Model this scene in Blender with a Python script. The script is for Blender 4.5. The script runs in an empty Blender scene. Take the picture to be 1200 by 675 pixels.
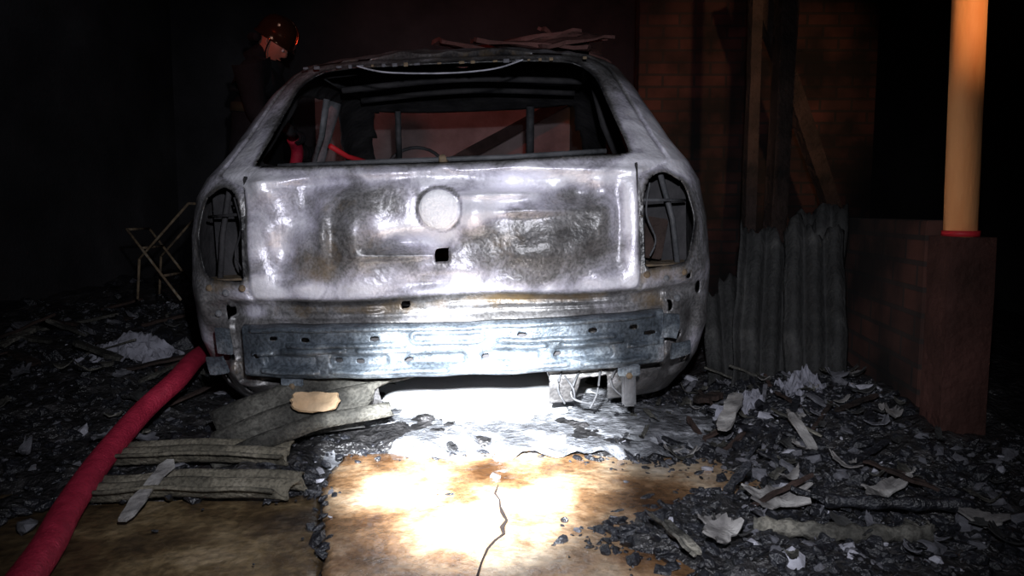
import bpy, bmesh, math, random
import numpy as np
from mathutils import Vector, noise, Matrix, Euler
random.seed(7); np.random.seed(7)
scene=bpy.context.scene
R=random.uniform
# ------------------------------------------------------------ materials
def mat(name, ramp, scale=5, detail=8, rough=.8, bump=.3, bscale=40, metallic=0.0, spec=.3, attr=None, speck=0.0, speck_scale=120, stretch=(1,1,1), nrough=.6, rrange=None, distort=0.0, nw=1.3, rust=False, blotch=0.0, blotch_scale=1.5):
    m=bpy.data.materials.new(name); m.use_nodes=True
    nt=m.node_tree; N=nt.nodes; L=nt.links
    b=N['Principled BSDF']; b.inputs['Roughness'].default_value=rough; b.inputs['Metallic'].default_value=metallic
    b.inputs['Specular IOR Level'].default_value=spec
    tc=N.new('ShaderNodeTexCoord'); mp=N.new('ShaderNodeMapping'); mp.inputs['Scale'].default_value=stretch
    L.new(tc.outputs['Object'],mp.inputs['Vector'])
    n=N.new('ShaderNodeTexNoise'); n.inputs['Scale'].default_value=scale; n.inputs['Detail'].default_value=detail
    n.inputs['Roughness'].default_value=nrough; n.inputs['Distortion'].default_value=distort
    L.new(mp.outputs[0],n.inputs['Vector'])
    fac=n.outputs['Fac']
    if blotch>0:
        nb=N.new('ShaderNodeTexNoise'); nb.inputs['Scale'].default_value=blotch_scale; nb.inputs['Detail'].default_value=4
        L.new(mp.outputs[0],nb.inputs['Vector'])
        q1=N.new('ShaderNodeMath'); q1.operation='SUBTRACT'; L.new(nb.outputs['Fac'],q1.inputs[0]); q1.inputs[1].default_value=.5
        q2=N.new('ShaderNodeMath'); q2.operation='MULTIPLY_ADD'; L.new(q1.outputs[0],q2.inputs[0]); q2.inputs[1].default_value=blotch; L.new(fac,q2.inputs[2]); fac=q2.outputs[0]
    if attr:
        a=N.new('ShaderNodeAttribute'); a.attribute_name=attr
        s=N.new('ShaderNodeMath'); s.operation='SUBTRACT'; L.new(fac,s.inputs[0]); s.inputs[1].default_value=.5
        s2=N.new('ShaderNodeMath'); s2.operation='MULTIPLY_ADD'; L.new(s.outputs[0],s2.inputs[0]); s2.inputs[1].default_value=nw; L.new(a.outputs['Fac'],s2.inputs[2])
        fac=s2.outputs[0]
    r=N.new('ShaderNodeValToRGB'); e=r.color_ramp.elements
    while len(e)<len(ramp): e.new(.5)
    for k,(p,c) in enumerate(ramp):
        e[k].position=p; e[k].color=(*c,1)
    L.new(fac,r.inputs[0]); col=r.outputs[0]
    n2=N.new('ShaderNodeTexNoise'); n2.inputs['Scale'].default_value=bscale; n2.inputs['Detail'].default_value=6
    L.new(mp.outputs[0],n2.inputs['Vector'])
    if speck>0:
        n3=N.new('ShaderNodeTexNoise'); n3.inputs['Scale'].default_value=speck_scale; n3.inputs['Detail'].default_value=3
        L.new(mp.outputs[0],n3.inputs['Vector'])
        r3=N.new('ShaderNodeValToRGB'); r3.color_ramp.elements[0].position=.40; r3.color_ramp.elements[0].color=(1-speck,)*3+(1,)
        r3.color_ramp.elements[1].position=.56; r3.color_ramp.elements[1].color=(1,1,1,1)
        L.new(n3.outputs['Fac'],r3.inputs[0])
        mx=N.new('ShaderNodeMix'); mx.data_type='RGBA'; mx.blend_type='MULTIPLY'; mx.inputs[0].default_value=1
        if attr:
            mrs=N.new('ShaderNodeMapRange'); mrs.inputs[1].default_value=.45; mrs.inputs[2].default_value=.8; mrs.inputs[3].default_value=1; mrs.inputs[4].default_value=.15
            L.new(fac,mrs.inputs[0]); L.new(mrs.outputs[0],mx.inputs[0])
        L.new(col,mx.inputs[6]); L.new(r3.outputs[0],mx.inputs[7]); col=mx.outputs[2]
    if rust:
        ar=N.new('ShaderNodeAttribute'); ar.attribute_name='rust'
        nr=N.new('ShaderNodeTexNoise'); nr.inputs['Scale'].default_value=14; nr.inputs['Detail'].default_value=9; nr.inputs['Roughness'].default_value=.7
        L.new(tc.outputs['Object'],nr.inputs['Vector'])
        ad=N.new('ShaderNodeMath'); ad.operation='ADD'; L.new(ar.outputs['Fac'],ad.inputs[0]); L.new(nr.outputs['Fac'],ad.inputs[1])
        mr2=N.new('ShaderNodeMapRange'); mr2.inputs[1].default_value=.60; mr2.inputs[2].default_value=.95; mr2.inputs[3].default_value=0; mr2.inputs[4].default_value=.75
        L.new(ad.outputs[0],mr2.inputs[0])
        mx2=N.new('ShaderNodeMix'); mx2.data_type='RGBA'; mx2.blend_type='MIX'; L.new(mr2.outputs[0],mx2.inputs[0]); L.new(col,mx2.inputs[6]); mx2.inputs[7].default_value=(.21,.14,.065,1); col=mx2.outputs[2]
    L.new(col,b.inputs['Base Color'])
    if rrange:
        mr=N.new('ShaderNodeMapRange'); mr.inputs[1].default_value=.35; mr.inputs[2].default_value=.65
        mr.inputs[3].default_value=rrange[0]; mr.inputs[4].default_value=rrange[1]
        L.new(n.outputs['Fac'],mr.inputs[0]); L.new(mr.outputs[0],b.inputs['Roughness'])
    bp=N.new('ShaderNodeBump'); bp.inputs['Strength'].default_value=bump; bp.inputs['Distance'].default_value=.02
    L.new(n2.outputs['Fac'],bp.inputs['Height']); L.new(bp.outputs[0],b.inputs['Normal'])
    return m
def brick_mat(name,c1,c2,mortar):
    m=bpy.data.materials.new(name); m.use_nodes=True
    nt=m.node_tree; N=nt.nodes; L=nt.links; b=N['Principled BSDF']; b.inputs['Roughness'].default_value=.9
    tc=N.new('ShaderNodeTexCoord'); mp=N.new('ShaderNodeMapping'); mp.inputs['Rotation'].default_value=(-math.pi/2,0,0)
    L.new(tc.outputs['Object'],mp.inputs[0])
    k=N.new('ShaderNodeTexBrick'); k.inputs['Scale'].default_value=1; k.inputs['Brick Width'].default_value=.2; k.inputs['Row Height'].default_value=.075
    k.inputs['Mortar Size'].default_value=.008; k.inputs['Color1'].default_value=(*c1,1); k.inputs['Color2'].default_value=(*c2,1); k.inputs['Mortar'].default_value=(*mortar,1)
    L.new(mp.outputs[0],k.inputs['Vector'])
    n=N.new('ShaderNodeTexNoise'); n.inputs['Scale'].default_value=4; n.inputs['Detail'].default_value=8; L.new(tc.outputs['Object'],n.inputs['Vector'])
    r=N.new('ShaderNodeValToRGB'); r.color_ramp.elements[0].position=.40; r.color_ramp.elements[0].color=(.06,.05,.05,1); r.color_ramp.elements[1].position=.72
    L.new(n.outputs['Fac'],r.inputs[0])
    mx=N.new('ShaderNodeMix'); mx.data_type='RGBA'; mx.blend_type='MULTIPLY'; mx.inputs[0].default_value=1
    L.new(k.outputs['Color'],mx.inputs[6]); L.new(r.outputs[0],mx.inputs[7]); L.new(mx.outputs[2],b.inputs['Base Color'])
    bp=N.new('ShaderNodeBump'); bp.inputs['Strength'].default_value=.8; bp.inputs['Distance'].default_value=.01; bp.invert=True
    L.new(k.outputs['Fac'],bp.inputs['Height']); L.new(bp.outputs[0],b.inputs['Normal'])
    return m
M_body=mat('burnt_paint',[(0.0,(.02,.02,.022)),(.28,(.11,.105,.105)),(.42,(.21,.205,.21)),(.54,(.33,.32,.35)),(.66,(.52,.50,.58)),(.86,(.90,.885,.96))],scale=7,detail=12,rough=.36,bump=.18,bscale=60,attr='ash',speck=.40,speck_scale=120,spec=.6,metallic=.22,nrough=.62,distort=1.0,nw=1.0,rust=True)
M_soot=mat('soot_inside',[(.3,(.010,.010,.012)),(.7,(.05,.047,.05))],scale=8,rough=.8,bump=.3)
M_steel=mat('burnt_steel',[(.3,(.045,.055,.066)),(.5,(.10,.12,.145)),(.66,(.21,.24,.27)),(.75,(.38,.38,.41))],scale=10,detail=10,rough=.42,bump=.2,bscale=70,metallic=.3,speck=.45,spec=.5,blotch=.6,blotch_scale=5)
M_rust=mat('rusted_metal',[(.3,(.05,.04,.035)),(.55,(.18,.13,.08)),(.7,(.30,.27,.22))],scale=14,rough=.8,bump=.4)
M_darkmetal=mat('dark_metal',[(.3,(.025,.027,.03)),(.7,(.10,.10,.108))],scale=12,rough=.6,bump=.3)
M_greymetal=mat('grey_metal',[(.3,(.06,.065,.07)),(.7,(.22,.22,.24))],scale=12,rough=.6,bump=.3)
M_char=mat('charcoal',[(.35,(.005,.005,.007)),(.7,(.028,.030,.038))],scale=30,rough=.4,bump=.6,bscale=90,spec=.7)
M_ashg=mat('grey_ash',[(.3,(.05,.05,.06)),(.7,(.16,.16,.18))],scale=30,rough=.9,bump=.5)
M_ashw=mat('pale_ash',[(.3,(.22,.22,.25)),(.7,(.46,.46,.52))],scale=25,rough=.9,bump=.4)
M_soil=mat('ash_ground',[(.3,(.008,.008,.009)),(.55,(.028,.027,.028)),(.75,(.10,.095,.10))],scale=12,detail=10,rough=.3,bump=1.0,bscale=50,spec=.8)
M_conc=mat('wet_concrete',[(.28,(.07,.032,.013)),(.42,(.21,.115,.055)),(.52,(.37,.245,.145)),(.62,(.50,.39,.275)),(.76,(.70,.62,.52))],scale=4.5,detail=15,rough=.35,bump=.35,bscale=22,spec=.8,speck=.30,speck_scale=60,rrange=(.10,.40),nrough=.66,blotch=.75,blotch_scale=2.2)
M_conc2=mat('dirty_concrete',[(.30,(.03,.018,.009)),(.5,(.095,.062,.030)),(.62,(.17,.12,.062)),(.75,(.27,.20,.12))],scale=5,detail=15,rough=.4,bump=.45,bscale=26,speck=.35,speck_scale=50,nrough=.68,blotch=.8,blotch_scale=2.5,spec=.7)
M_plast=mat('sooty_plaster',[(.3,(.015,.015,.017)),(.6,(.045,.043,.047)),(.8,(.085,.082,.086))],scale=1.5,rough=.9,bump=.3)
M_pink=mat('pink_plaster',[(.3,(.16,.12,.12)),(.6,(.34,.27,.27)),(.8,(.44,.36,.36))],scale=2.5,rough=.9,bump=.3)
M_brick=brick_mat('brick',(.085,.026,.020),(.045,.016,.013),(.028,.018,.017))
M_brick2=brick_mat('brick_sooty',(.14,.05,.034),(.075,.03,.022),(.045,.032,.028))
M_hose=mat('hose_red',[(.3,(.24,.010,.03)),(.7,(.42,.025,.06))],scale=30,rough=.55,bump=.35,bscale=150)
M_orange=mat('orange_paint',[(.3,(.80,.32,.12)),(.7,(.95,.50,.22))],scale=4,rough=.6,bump=.1,stretch=(3,3,.6),blotch=.5)
M_col=mat('brown_column',[(.3,(.028,.011,.008)),(.7,(.075,.030,.024))],scale=6,rough=.85,bump=.5)
M_fibre=mat('fibre_cement',[(.3,(.055,.05,.038)),(.5,(.14,.125,.095)),(.7,(.25,.225,.18))],scale=9,detail=10,rough=.85,bump=.5,bscale=70,speck=.4,blotch=.5,blotch_scale=6)
M_fibrem=mat('fibre_cement_sooty',[(.3,(.025,.024,.021)),(.5,(.065,.062,.054)),(.62,(.12,.115,.10)),(.75,(.24,.225,.19))],scale=7,detail=12,rough=.8,bump=.6,bscale=60,speck=.4,blotch=.8,blotch_scale=5)
M_fibred=mat('fibre_cement_dark',[(.3,(.012,.012,.012)),(.55,(.036,.036,.036)),(.75,(.10,.098,.095))],scale=6,detail=10,rough=.85,bump=.5,bscale=60,blotch=.5,blotch_scale=4)
M_wood=mat('burnt_wood',[(.3,(.009,.007,.006)),(.7,(.05,.030,.025))],scale=6,rough=.85,bump=.8)
M_woodred=mat('scorched_board',[(.3,(.04,.02,.018)),(.7,(.15,.07,.062))],scale=5,rough=.8,bump=.5)
M_woodlt=mat('pale_wood',[(.3,(.22,.15,.085)),(.7,(.48,.35,.23))],scale=8,rough=.8,bump=.4)
M_coat=mat('coat_cloth',[(.3,(.005,.005,.006)),(.7,(.012,.012,.015))],scale=10,rough=.9,bump=.3)
M_strip=mat('reflective_strip',[(.3,(.03,.03,.02)),(.7,(.05,.05,.03))],scale=10,rough=.6,bump=.1)
M_skin=mat('skin',[(.3,(.42,.17,.12)),(.7,(.52,.23,.17))],scale=10,rough=.55,bump=.05)
M_hair=mat('hair_dark',[(.3,(.01,.008,.006)),(.7,(.03,.02,.016))],scale=60,rough=.6)
M_helm=mat('helmet_shell',[(.3,(.10,.05,.035)),(.7,(.20,.10,.06))],scale=4,rough=.12,bump=.02,metallic=.85,spec=.8)
M_eye=mat('eye_white',[(.3,(.7,.7,.7)),(.7,(.8,.8,.8))],scale=3,rough=.2,bump=0)
M_cloth=mat('grey_rag',[(.3,(.12,.12,.14)),(.7,(.34,.34,.40))],scale=14,rough=.9,bump=.6)
M_glare=mat('painted_glare',[(.3,(.80,.82,.85)),(.7,(.95,.96,.98))],scale=9,rough=.35,bump=.25,bscale=25)  # near white base colour, stands in for glare on the ground
M_film=mat('ash_film',[(.3,(.05,.05,.055)),(.5,(.15,.155,.17)),(.65,(.45,.46,.50))],scale=16,detail=10,rough=.25,bump=.6,bscale=60,spec=.8)
M_red=mat('red_plastic',[(.3,(.5,.02,.03)),(.7,(.6,.03,.04))],scale=5,rough=.5,bump=.1)
M_crack=mat('crack_dark',[(.3,(.008,.005,.004)),(.7,(.02,.012,.01))],scale=9,rough=.9)
# ------------------------------------------------------------ helpers
def link(o,parent=None):
    scene.collection.objects.link(o)
    if parent: o.parent=parent
    return o
def meshobj(name,v,f,mats,parent=None,smooth=False,loc=(0,0,0),rot=(0,0,0)):
    me=bpy.data.meshes.new(name); me.from_pydata([tuple(map(float,p)) for p in v],[],f)
    if not isinstance(mats,(list,tuple)): mats=[mats]
    for m in mats: me.materials.append(m)
    if smooth: me.polygons.foreach_set('use_smooth',[True]*len(me.polygons))
    me.update(); o=bpy.data.objects.new(name,me); o.location=loc; o.rotation_euler=rot
    return link(o,parent)
def empty(name,loc=(0,0,0),rot=(0,0,0)):
    e=bpy.data.objects.new(name,None); e.location=loc; e.rotation_euler=rot; e.empty_display_size=.1; return link(e)
def tube(name,pts,r,m,parent=None,loc=(0,0,0),rot=(0,0,0),seg=10,spline=False,cap=True,squash=1.0):
    P=[Vector(p) for p in pts]
    if spline and len(P)>2:
        Q=[]
        for i in range(len(P)-1):
            p0=P[max(i-1,0)];p1=P[i];p2=P[i+1];p3=P[min(i+2,len(P)-1)]
            for k in range(10):
                t=k/10; Q.append(.5*((2*p1)+(p2-p0)*t+(2*p0-5*p1+4*p2-p3)*t*t+(3*p1-p0-3*p2+p3)*t**3))
        Q.append(P[-1]); P=Q
    v=[];f=[]; n=len(P)
    for i,p in enumerate(P):
        d=(P[min(i+1,n-1)]-P[max(i-1,0)]).normalized()
        up=Vector((0,0,1)) if abs(d.z)<.9 else Vector((0,1,0))
        a=d.cross(up).normalized(); b=a.cross(d).normalized()
        rr=r(i/(n-1)) if callable(r) else r
        for k in range(seg):
            t=2*math.pi*k/seg; v.append(p+a*math.cos(t)*rr+b*math.sin(t)*rr*squash)
    for i in range(n-1):
        for k in range(seg):
            k2=(k+1)%seg; f.append((i*seg+k,i*seg+k2,(i+1)*seg+k2,(i+1)*seg+k))
    if cap: f.append(tuple(range(seg))[::-1]); f.append(tuple((n-1)*seg+k for k in range(seg)))
    return meshobj(name,v,f,m,parent,True,loc,rot)
def box(name,size,loc,m,parent=None,rot=(0,0,0),bevel=.004,rough=0.0,sub=0):
    bm=bmesh.new(); bmesh.ops.create_cube(bm,size=1); bmesh.ops.scale(bm,vec=size,verts=bm.verts)
    if sub: bmesh.ops.subdivide_edges(bm,edges=bm.edges,cuts=sub,use_grid_fill=True)
    elif bevel: bmesh.ops.bevel(bm,geom=bm.edges,offset=bevel,segments=2,affect='EDGES')
    if rough:
        o=Vector((R(0,50),R(0,50),R(0,50)))
        for v in bm.verts: v.co+=noise.noise_vector(v.co*14+o)*rough
    me=bpy.data.meshes.new(name); bm.to_mesh(me); bm.free(); me.materials.append(m)
    ob=bpy.data.objects.new(name,me); ob.location=loc; ob.rotation_euler=rot
    return link(ob,parent)
def lathe(name,prof,m,parent=None,loc=(0,0,0),rot=(0,0,0),seg=32):
    v=[];f=[]
    for r,z in prof:
        for k in range(seg):
            t=2*math.pi*k/seg; v.append((r*math.cos(t),r*math.sin(t),z))
    for i in range(len(prof)-1):
        for k in range(seg):
            k2=(k+1)%seg; f.append((i*seg+k,i*seg+k2,(i+1)*seg+k2,(i+1)*seg+k))
    return meshobj(name,v,f,m,parent,True,loc,rot)
def align(o,p0,p1,up=(0,0,1)):
    z=(Vector(p1)-Vector(p0)).normalized(); y=Vector(up); y=(y-z*y.dot(z)).normalized(); x_=y.cross(z)
    o.rotation_euler=Matrix((x_,y,z)).transposed().to_euler(); o.location=p0; return o
def psdf(P,poly):
    P=np.asarray(P,float); V=np.asarray(poly,float); n=len(V)
    d=np.sum((P-V[0])**2,axis=1); s=np.ones(len(P)); j=n-1
    for i in range(n):
        e=V[j]-V[i]; w=P-V[i]
        t=np.clip((w@e)/(e@e),0,1); b=w-t[:,None]*e
        d=np.minimum(d,np.sum(b*b,axis=1))
        c1=P[:,1]>=V[i,1]; c2=P[:,1]<V[j,1]; c3=e[0]*w[:,1]>e[1]*w[:,0]
        flip=(c1&c2&c3)|((~c1)&(~c2)&(~c3)); s[flip]*=-1; j=i
    return s*np.sqrt(d)
def rpoly(pts,r,k=5):
    out=[];n=len(pts)
    for i in range(n):
        p=Vector(pts[i]);a=Vector(pts[i-1]);b=Vector(pts[(i+1)%n])
        rr=r[i] if isinstance(r,(list,tuple)) else r
        da=(a-p);db=(b-p); p1=p+da.normalized()*min(rr,da.length*.45); p2=p+db.normalized()*min(rr,db.length*.45)
        for q in range(k+1):
            t=q/k; out.append(tuple(p1*(1-t)**2+p*2*t*(1-t)+p2*t*t))
    return out
def circ(cx,cy,rx,ry=None,k=16):
    ry=ry or rx
    return [(cx+rx*math.cos(2*math.pi*i/k),cy+ry*math.sin(2*math.pi*i/k)) for i in range(k)]
def multi(P,polys):
    s=np.full(len(P),9.)
    for q in polys: s=np.minimum(s,psdf(P,q))
    return s
def snap(A,polys,thr):
    s=multi(A,polys); m=np.abs(s)<thr; B=A[m]; e=1e-4
    for _ in range(2):
        s0=multi(B,polys); gx=(multi(B+[e,0],polys)-s0)/e; gy=(multi(B+[0,e],polys)-s0)/e
        g=np.stack([gx,gy],1); l=np.linalg.norm(g,axis=1)+1e-6; B=B-g/l[:,None]*s0[:,None]
    A=A.copy(); A[m]=B; s=s.copy(); s[m]=0
    return A,s
D=math.radians
# ================================================================= CAR
car=empty('burnt_car',(-0.185,2.08,0.0),(0,D(-2.0),D(-0.5)))
K=np.array([ # z, yr, yf, hw, D, n
[.095,.19,3.60,.74,.36,3.0],[.16,.13,3.62,.79,.40,3.0],[.22,.10,3.68,.822,.42,3.0],[.32,.07,3.75,.848,.42,3.0],[.44,.06,3.76,.852,.42,3.1],[.50,.05,3.75,.852,.42,3.2],
[.66,.055,3.72,.843,.42,3.2],[.78,.07,3.30,.826,.42,3.1],[.84,.10,2.95,.80,.41,3.0],[.87,.135,2.80,.785,.41,2.9],[.93,.20,2.66,.752,.40,2.9],[1.14,.42,2.2,.668,.36,2.8],
[1.22,.515,2.02,.625,.36,2.8],[1.262,.58,1.92,.575,.35,2.8],[1.285,.65,1.86,.515,.33,2.7],[1.297,.73,1.82,.42,.30,2.6],[1.31,.90,1.70,.26,.25,2.3],[1.316,1.25,1.35,.03,.03,2]])
zs=list(np.arange(.095,1.2651,.0062))+list(np.linspace(1.268,1.316,26))
zs=np.array(zs)
def kz(z,c): return np.interp(z,K[:,0],K[:,c])
NR,NS,NF=320,150,60
def rear_y(x,z):
    hw,D_,n=kz(z,3),kz(z,4),kz(z,5)
    q=np.clip(np.abs(x)/hw,0,1); return kz(z,1)+D_*(1-(1-q**n)**(1/n))
ring=[]
phi=np.linspace(-math.pi/2,math.pi/2,1201)
for z in zs:
    yr,yf,hw,Dd,n=[float(kz(z,c)) for c in range(1,6)]
    Dd=min(Dd,(yf-yr)*.45)
    x=hw*np.sign(np.sin(phi))*np.abs(np.sin(phi))**(2/n); y=yr+Dd*(1-np.abs(np.cos(phi))**(2/n))
    L=np.concatenate([[0],np.cumsum(np.hypot(np.diff(x),np.diff(y)))]); t=np.linspace(0,L[-1],NR)
    rx=np.interp(t,L,x); ry=np.interp(t,L,y)
    Df=min(.45,(yf-yr)*.45); nf=2.6
    x2=hw*np.sign(np.sin(phi))*np.abs(np.sin(phi))**(2/nf); y2=yf-Df*(1-np.abs(np.cos(phi))**(2/nf))
    L=np.concatenate([[0],np.cumsum(np.hypot(np.diff(x2),np.diff(y2)))]); t=np.linspace(0,L[-1],NF)
    fx=np.interp(t,L,x2)[::-1]; fy=np.interp(t,L,y2)[::-1]
    sy=np.linspace(yr+Dd,yf-Df,NS+2)[1:-1]
    X=np.concatenate([rx,np.full(NS,hw),fx,np.full(NS,-hw)]); Y=np.concatenate([ry,sy,fy,sy[::-1]])
    ring.append(np.stack([X,Y,np.full(len(X),z)],1))
G=np.array(ring); nr_,nc_,_=G.shape
S=np.full((nr_,nc_),9.)
win=rpoly([(-.575,.862),(.575,.862),(.495,1.205),(-.495,1.205)],[.03,.03,.10,.10])
win=[(a,b-.012*(1-(a/.57)**2)*(1 if b<1 else -.6)) for a,b in
     [(q[0],q[1]) for q in sum([[ (p0[0]+(p1[0]-p0[0])*k/6,p0[1]+(p1[1]-p0[1])*k/6) for k in range(6)] for p0,p1 in zip(win,win[1:]+win[:1])],[])]]
def tl(s): return rpoly([(s*.594,.515),(s*.735,.530),(s*.768,.66),(s*.740,.765),(s*.67,.81),(s*.615,.785),(s*.590,.70)],.03)
holes_r=[win,tl(1),tl(-1),rpoly([(-.018,.562),(.022,.562),(.022,.602),(-.018,.602)],.008),circ(-.115,.437,.015,.012),circ(.78,.44,.010,.02),
  circ(.74,.48,.010),circ(.71,.30,.012),circ(-.71,.33,.012),circ(-.68,.28,.016,.010),circ(.675,.40,.010,.018),circ(-.67,.42,.012,.02),circ(.70,.36,.008),circ(-.72,.20,.014,.02),circ(.74,.22,.012,.02),circ(-.64,.17,.012),
  rpoly([(-.22,.0),(.30,.0),(.305,.20),(.28,.238),(-.18,.238),(-.215,.2)],.02),
  [(-.60,.0),(-.46,.0),(-.50,.17),(-.56,.15)],[(.36,.0),(.50,.0),(.48,.20),(.40,.185)],[(.625,.0),(.645,.0),(.635,.14)],[(-.42,.0),(-.30,.0),(-.33,.21),(-.38,.20)],[(-.70,.0),(-.67,.0),(-.685,.13)],
  [(.68,.0),(.9,.0),(.9,.15),(.80,.13),(.75,.115)],[(-.78,.0),(-.73,.0),(-.755,.115)]]
A=G[:,:NR,[0,2]].reshape(-1,2); A2,s=snap(A,holes_r,.0036)
rr=G[:,:NR].reshape(-1,3).copy(); ch=np.any(A!=A2,axis=1); rr[ch,0]=A2[ch,0]; rr[ch,2]=A2[ch,1]; rr[ch,1]=rear_y(A2[ch,0],A2[ch,1])
G[:,:NR]=rr.reshape(nr_,NR,3); S[:,:NR]=s.reshape(nr_,NR)
def arch(c): return [(c-.30,0),(c+.30,0)]+[(c+.30*math.cos(a),.20+.30*math.sin(a)) for a in np.linspace(0,math.pi,16)]
side_h=[arch(.86),arch(3.05),rpoly([(.78,.92),(1.42,.92),(1.42,1.20),(1.0,1.19)],.05),rpoly([(1.50,.92),(2.42,.92),(2.05,1.19),(1.50,1.20)],.05)]
for sl in (slice(NR,NR+NS),slice(NR+NS+NF,nc_)):
    q=G[:,sl].reshape(-1,3).copy(); A=q[:,[1,2]]; A2,s=snap(A,side_h,.008); sg=np.sign(q[:,0]); ch=np.any(A!=A2,axis=1)
    q[ch,1]=A2[ch,0]; q[ch,2]=A2[ch,1]; q[ch,0]=sg[ch]*kz(A2[ch,1],3)
    G[:,sl]=q.reshape(nr_,-1,3); S[:,sl]=s.reshape(nr_,-1)
sl=slice(NR+NS,NR+NS+NF); q=G[:,sl].reshape(-1,3)
s=multi(q[:,[0,2]],[rpoly([(-.62,.93),(.62,.93),(.53,1.20),(-.53,1.20)],.05),rpoly([(.48,.52),(.72,.52),(.72,.66),(.48,.66)],.03),rpoly([(-.72,.52),(-.48,.52),(-.48,.66),(-.72,.66)],.03)])
S[:,sl]=s.reshape(nr_,-1)
V=G.reshape(-1,3).copy(); SS=S.reshape(-1)
isr=np.zeros((nr_,nc_),bool); isr[:,:NR]=True; isr=isr.reshape(-1)
x,z=V[:,0].copy(),V[:,2].copy()
hatch=rpoly([(-.583,.457),(.583,.457),(.583,.79),(.70,.840),(.67,.90),(.565,1.20),(.50,1.245),(-.50,1.245),(-.565,1.20),(-.67,.90),(-.70,.840),(-.583,.79)],.025)
sh=psdf(V[:,[0,2]],hatch)
dy=np.zeros(len(V))
dy+=np.where(isr,.016*np.exp(-(sh/.0055)**2),0)
dy+=np.where(isr&(z<.457)&(z>.2),.026*np.clip((.457-z)/.015,0,1)*(np.abs(x)<.66),0)
dy+=np.where(isr&(sh<0),-.014*np.exp(-((z-.825+.02*(x/.6)**2)/.012)**2),0)
for z0,x0,x1 in [(.425,-.50,-.18),(.428,.0,.55),(.405,-.55,.58)]:
    e=np.clip(np.minimum(x-x0,x1-x)/.02,0,1); dy+=np.where(isr,-.008*e*np.exp(-((z-z0)/.006)**2),0)
dents=[(-.40,.74,.055,.06,.09),(-.24,.66,-.040,.05,.10),(-.47,.60,.045,.045,.08),(.22,.785,.060,.10,.028),(.10,.70,-.042,.05,.055),(.40,.745,.058,.08,.040),(-.08,.62,.050,.09,.028),(.30,.58,-.018,.15,.05),(-.30,.80,.040,.08,.026),(.52,.66,.038,.028,.12),(.02,.835,-.022,.03,.012),(-.52,.80,-.036,.04,.04),(.16,.750,-.032,.12,.012),(-.12,.585,-.026,.10,.012),(.28,.70,-.026,.12,.014),(-.34,.66,-.028,.02,.08),(.47,.56,.02,.05,.05),(.0,.50,.018,.10,.02)]
for cx,cz,a,sx,sz in dents: dy+=np.where(isr&(sh<0),a*np.exp(-((x-cx)/sx)**2-((z-cz)/sz)**2),0)
rb=np.hypot(x+.0,(z-.712)); dy+=np.where(isr,-.010/(1+np.exp((rb-.058)/.003)),0)
for cx,cz,a,sx,sz in [(-.72,.30,.045,.05,.06),(.76,.34,.045,.04,.08),(-.66,.42,.034,.05,.03),(.66,.25,-.032,.05,.03),(-.62,.20,-.034,.05,.03),(.70,.18,.034,.03,.04),(-.76,.44,-.028,.03,.05),(.70,.44,.028,.06,.02),(-.68,.24,-.034,.03,.03)]: dy+=np.where(isr,a*np.exp(-((x-cx)/sx)**2-((z-cz)/sz)**2),0)
nz=np.array([noise.noise(Vector((p[0]*5,p[1]*5,p[2]*5)))*.010+noise.noise(Vector((p[0]*14,p[1]*14,p[2]*14)))*.007 for p in V])
dy+=np.where(isr,nz,0)
V[:,1]+=dy
V[:,0]+=np.where(~isr,np.sign(V[:,0])*nz*1.5*np.minimum(1,np.abs(V[:,0])*2),0)
t=np.clip((V[:,1]-.7)/1.0,0,1); V[:,2]+=np.where(z>1.0,.055*t*t*(3-2*t)*np.clip((z-1.0)/.2,0,1),0)
V[:,2]+=np.where(z>1.25,nz*1.6,0)
# slight buckling of the horizontal edges of the tail
V[:,2]+=np.where(isr&(z>.30)&(z<.60),.006*np.sin(x*9+1)*np.exp(-((z-.457)/.04)**2),0)
idx=np.arange(nr_*nc_).reshape(nr_,nc_)
F=[]
for j in range(nr_-1):
    for i in range(nc_):
        i2=(i+1)%nc_
        ids=(idx[j,i],idx[j,i2],idx[j+1,i2],idx[j+1,i]); sv=SS[list(ids)]
        if sv.min()<-1e-5: continue
        if sv.max()<=0: continue
        F.append(tuple(int(k) for k in ids))
body=meshobj('body_shell',V,F,[M_body,M_soot],car,True)
ash=np.full(len(V),.30)
rust=np.zeros(len(V))
def gb(cx,cz,sx,sz,ang=0,p=1.3):
    c,s_=math.cos(ang),math.sin(ang); u=(x-cx)*c+(z-cz)*s_; w=-(x-cx)*s_+(z-cz)*c
    return np.where(isr,np.exp(-((u/sx)**2+(w/sz)**2)**p),0)
ash=np.where(isr,.45,ash)
ash=np.where(isr&(sh<0)&(z<.86),.62,ash)
ash=np.where(isr&(z<.457),.36,ash); ash=np.where(isr&(z<.25),.34,ash)
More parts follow.
